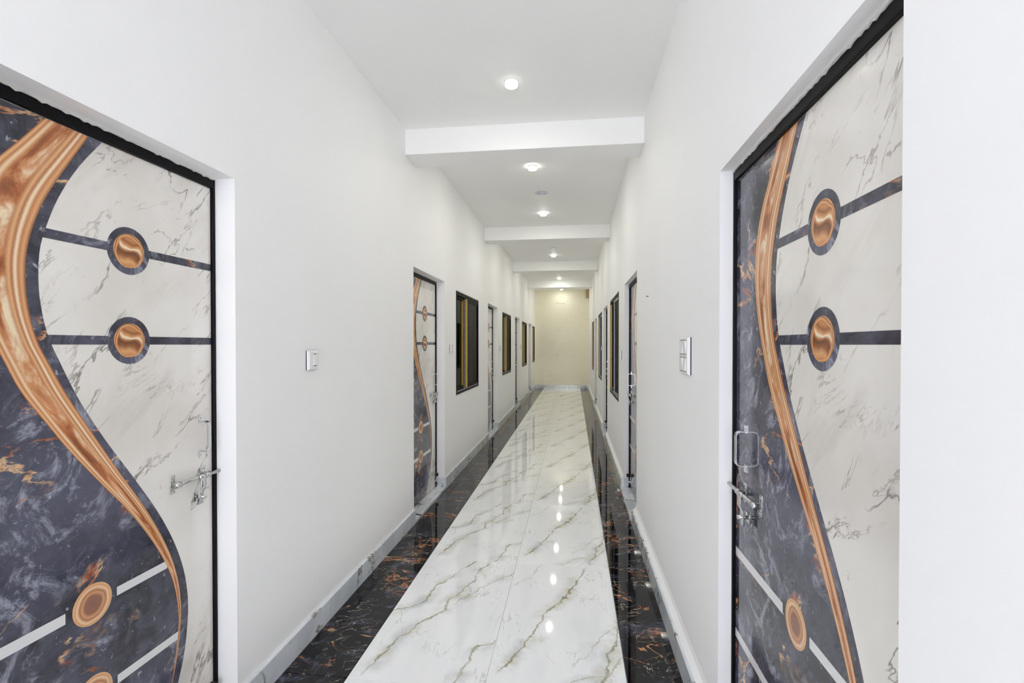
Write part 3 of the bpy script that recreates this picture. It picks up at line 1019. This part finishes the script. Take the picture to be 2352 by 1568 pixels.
# ------------------------------------------------------------------ switches
def frustum_plate(bm, w, h, t):
    """bevelled cover plate in the x-z plane, front towards -y"""
    k = 0.006
    lv = [(w / 2, h / 2, 0.0), (w / 2, h / 2, -t * 0.45), (w / 2 - k, h / 2 - k, -t)]
    rings = [[bm.verts.new((sx * a, y, sz * b)) for sx, sz in ((-1, -1), (1, -1), (1, 1), (-1, 1))] for a, b, y in lv]
    for p, q in zip(rings, rings[1:]):
        for i in range(4):
            bm.faces.new((p[i], p[(i + 1) % 4], q[(i + 1) % 4], q[i]))
    bm.faces.new(rings[-1]); bm.faces.new(rings[0][::-1])
    return bm


def rocker(bm, w, h, tilt):
    a, b = (0.006, 0.0015) if tilt > 0 else (0.0015, 0.006)
    vs = [bm.verts.new(p) for p in ((-w / 2, 0, -h / 2), (w / 2, 0, -h / 2), (w / 2, 0, h / 2), (-w / 2, 0, h / 2),
                                    (-w / 2, -b, -h / 2), (w / 2, -b, -h / 2), (w / 2, -a, h / 2), (-w / 2, -a, h / 2))]
    for q in ((0, 1, 2, 3), (4, 5, 6, 7), (0, 1, 5, 4), (1, 2, 6, 5), (2, 3, 7, 6), (3, 0, 4, 7)):
        bm.faces.new([vs[i] for i in q])
    bmesh.ops.bevel(bm, geom=list(bm.edges), offset=0.0008, segments=1, affect='EDGES')
    return bm


def switch(y, z, side, w, h, rockers, label, group=None):
    r = empty('wall_switch', (XL if side < 0 else XR, y, z), math.pi / 2 if side < 0 else -math.pi / 2)
    tag(r, label, 'light switch', group)
    t = 0.012
    obj('shadow_gap', B(-w / 2 + 0.0005, w / 2 - 0.0005, -0.005, 0.0, -h / 2 + 0.0005, h / 2 - 0.0005), M['slot'], r)  # dark colour stands in for the shadow gap behind the plate
    p = obj('cover_plate', frustum_plate(bmesh.new(), w, h, t), M['plastic'], r)
    p.location.y = -0.005
    for x, zz, rw, rh, tilt in rockers:
        o = obj('rocker', rocker(bmesh.new(), rw, rh, tilt), M['plastic'], r)
        o.location = (x, -t - 0.005, zz)
        for s in (-1, 1):
            q = obj('slot', B(-rw / 2, rw / 2, -0.0007, 0, -0.0012, 0.0012), M['slot'], o)
            q.location = (0, 0, s * (rh / 2 + 0.0028))
    return r


one = [(0.010, 0.002, 0.030, 0.052, -1)]
four = [(sx * 0.030, sz * 0.038, 0.050, 0.056, (1 if sx * sz > 0 else -1)) for sx in (-1, 1) for sz in (-1, 1)]
switch(2.262, 1.363, -1, 0.088, 0.094, one, 'single white light switch on the left wall between the first two doors')
switch(5.02, 1.397, -1, 0.085, 0.095, one, 'small white light switch on the left wall before the nearest window')
switch(8.52, 1.385, -1, 0.085, 0.095, one, 'tiny white light switch on the left wall before the second window')
switch(11.95, 1.385, -1, 0.085, 0.095, one, 'faint distant light switch on the left wall before the third window')
switch(2.275, 1.39, 1, 0.165, 0.165, four, 'large white four-rocker switch plate on the right wall')
switch(5.30, 1.327, 1, 0.10, 0.105, one, 'small white light switch on the right wall between second door and window')
switch(8.70, 1.385, 1, 0.085, 0.095, one, 'tiny light switch on the right wall past the third door')

# blank plate on the end wall, boxed stub in its corner
d = 16.25
r = tag(empty('blank_plate', ((1287.5 - VP_U) * d * math.cos(YAW) / F_PX, Y1, 2.86)), 'blank rectangular plate high on the cream end wall', 'blank plate')
p = obj('cover', frustum_plate(bmesh.new(), 0.27, 0.10, 0.012), M['cream'], r)
for sx in (-0.09, 0.0, 0.09):
    obj('screw', tube(bmesh.new(), (sx, -0.012, 0.03), (sx, -0.014, 0.03), 0.005, 8), M['slot'], r)
r = tag(empty('corner_box', (XR - 0.05, Y1, 3.12)), 'small brown box in the top right corner of the end wall', 'box')
obj('box_body', B(-0.05, 0.05, -0.10, 0.0, -0.13, 0.14, bevel=0.003), M['brown'], r)
obj('box_lid', B(-0.042, 0.042, -0.106, -0.10, -0.12, 0.13, bevel=0.002), M['brown'], r)

# scrap of dark tape lying on the second left door's threshold, dark rectangle far down the floor
tp = obj('tape_scrap', B(-0.012, 0.012, -0.055, 0.055, 0, 0.001), M['tape'])
tp.location = (XL - 0.03, LEFT_DOORS[1] + 0.14, 0.0202); tp.rotation_euler = (0, 0, 1.25)
tag(tp, 'dark blue tape scrap on the threshold of the second left door', 'tape')
tp = obj('floor_mark', B(-0.035, 0.035, -0.05, 0.05, 0, 0.002), M['tape'])
tp.location = (-0.325, 13.95, 0.0002)
tag(tp, 'small dark rectangle on the white floor near the end wall', 'scrap')
# nail in the right wall
r = tag(obj('wall_nail', lathe(bmesh.new(), [(0.002, 0.0), (0.002, 0.012), (0.005, 0.012), (0.005, 0.014)], 10, axis='Y'), M['slot']),
        'tiny dark nail head in the right wall above the large switch plate', 'nail')
r.location = (XR, 3.42, 1.768); r.rotation_euler = (0, 0, -math.pi / 2)
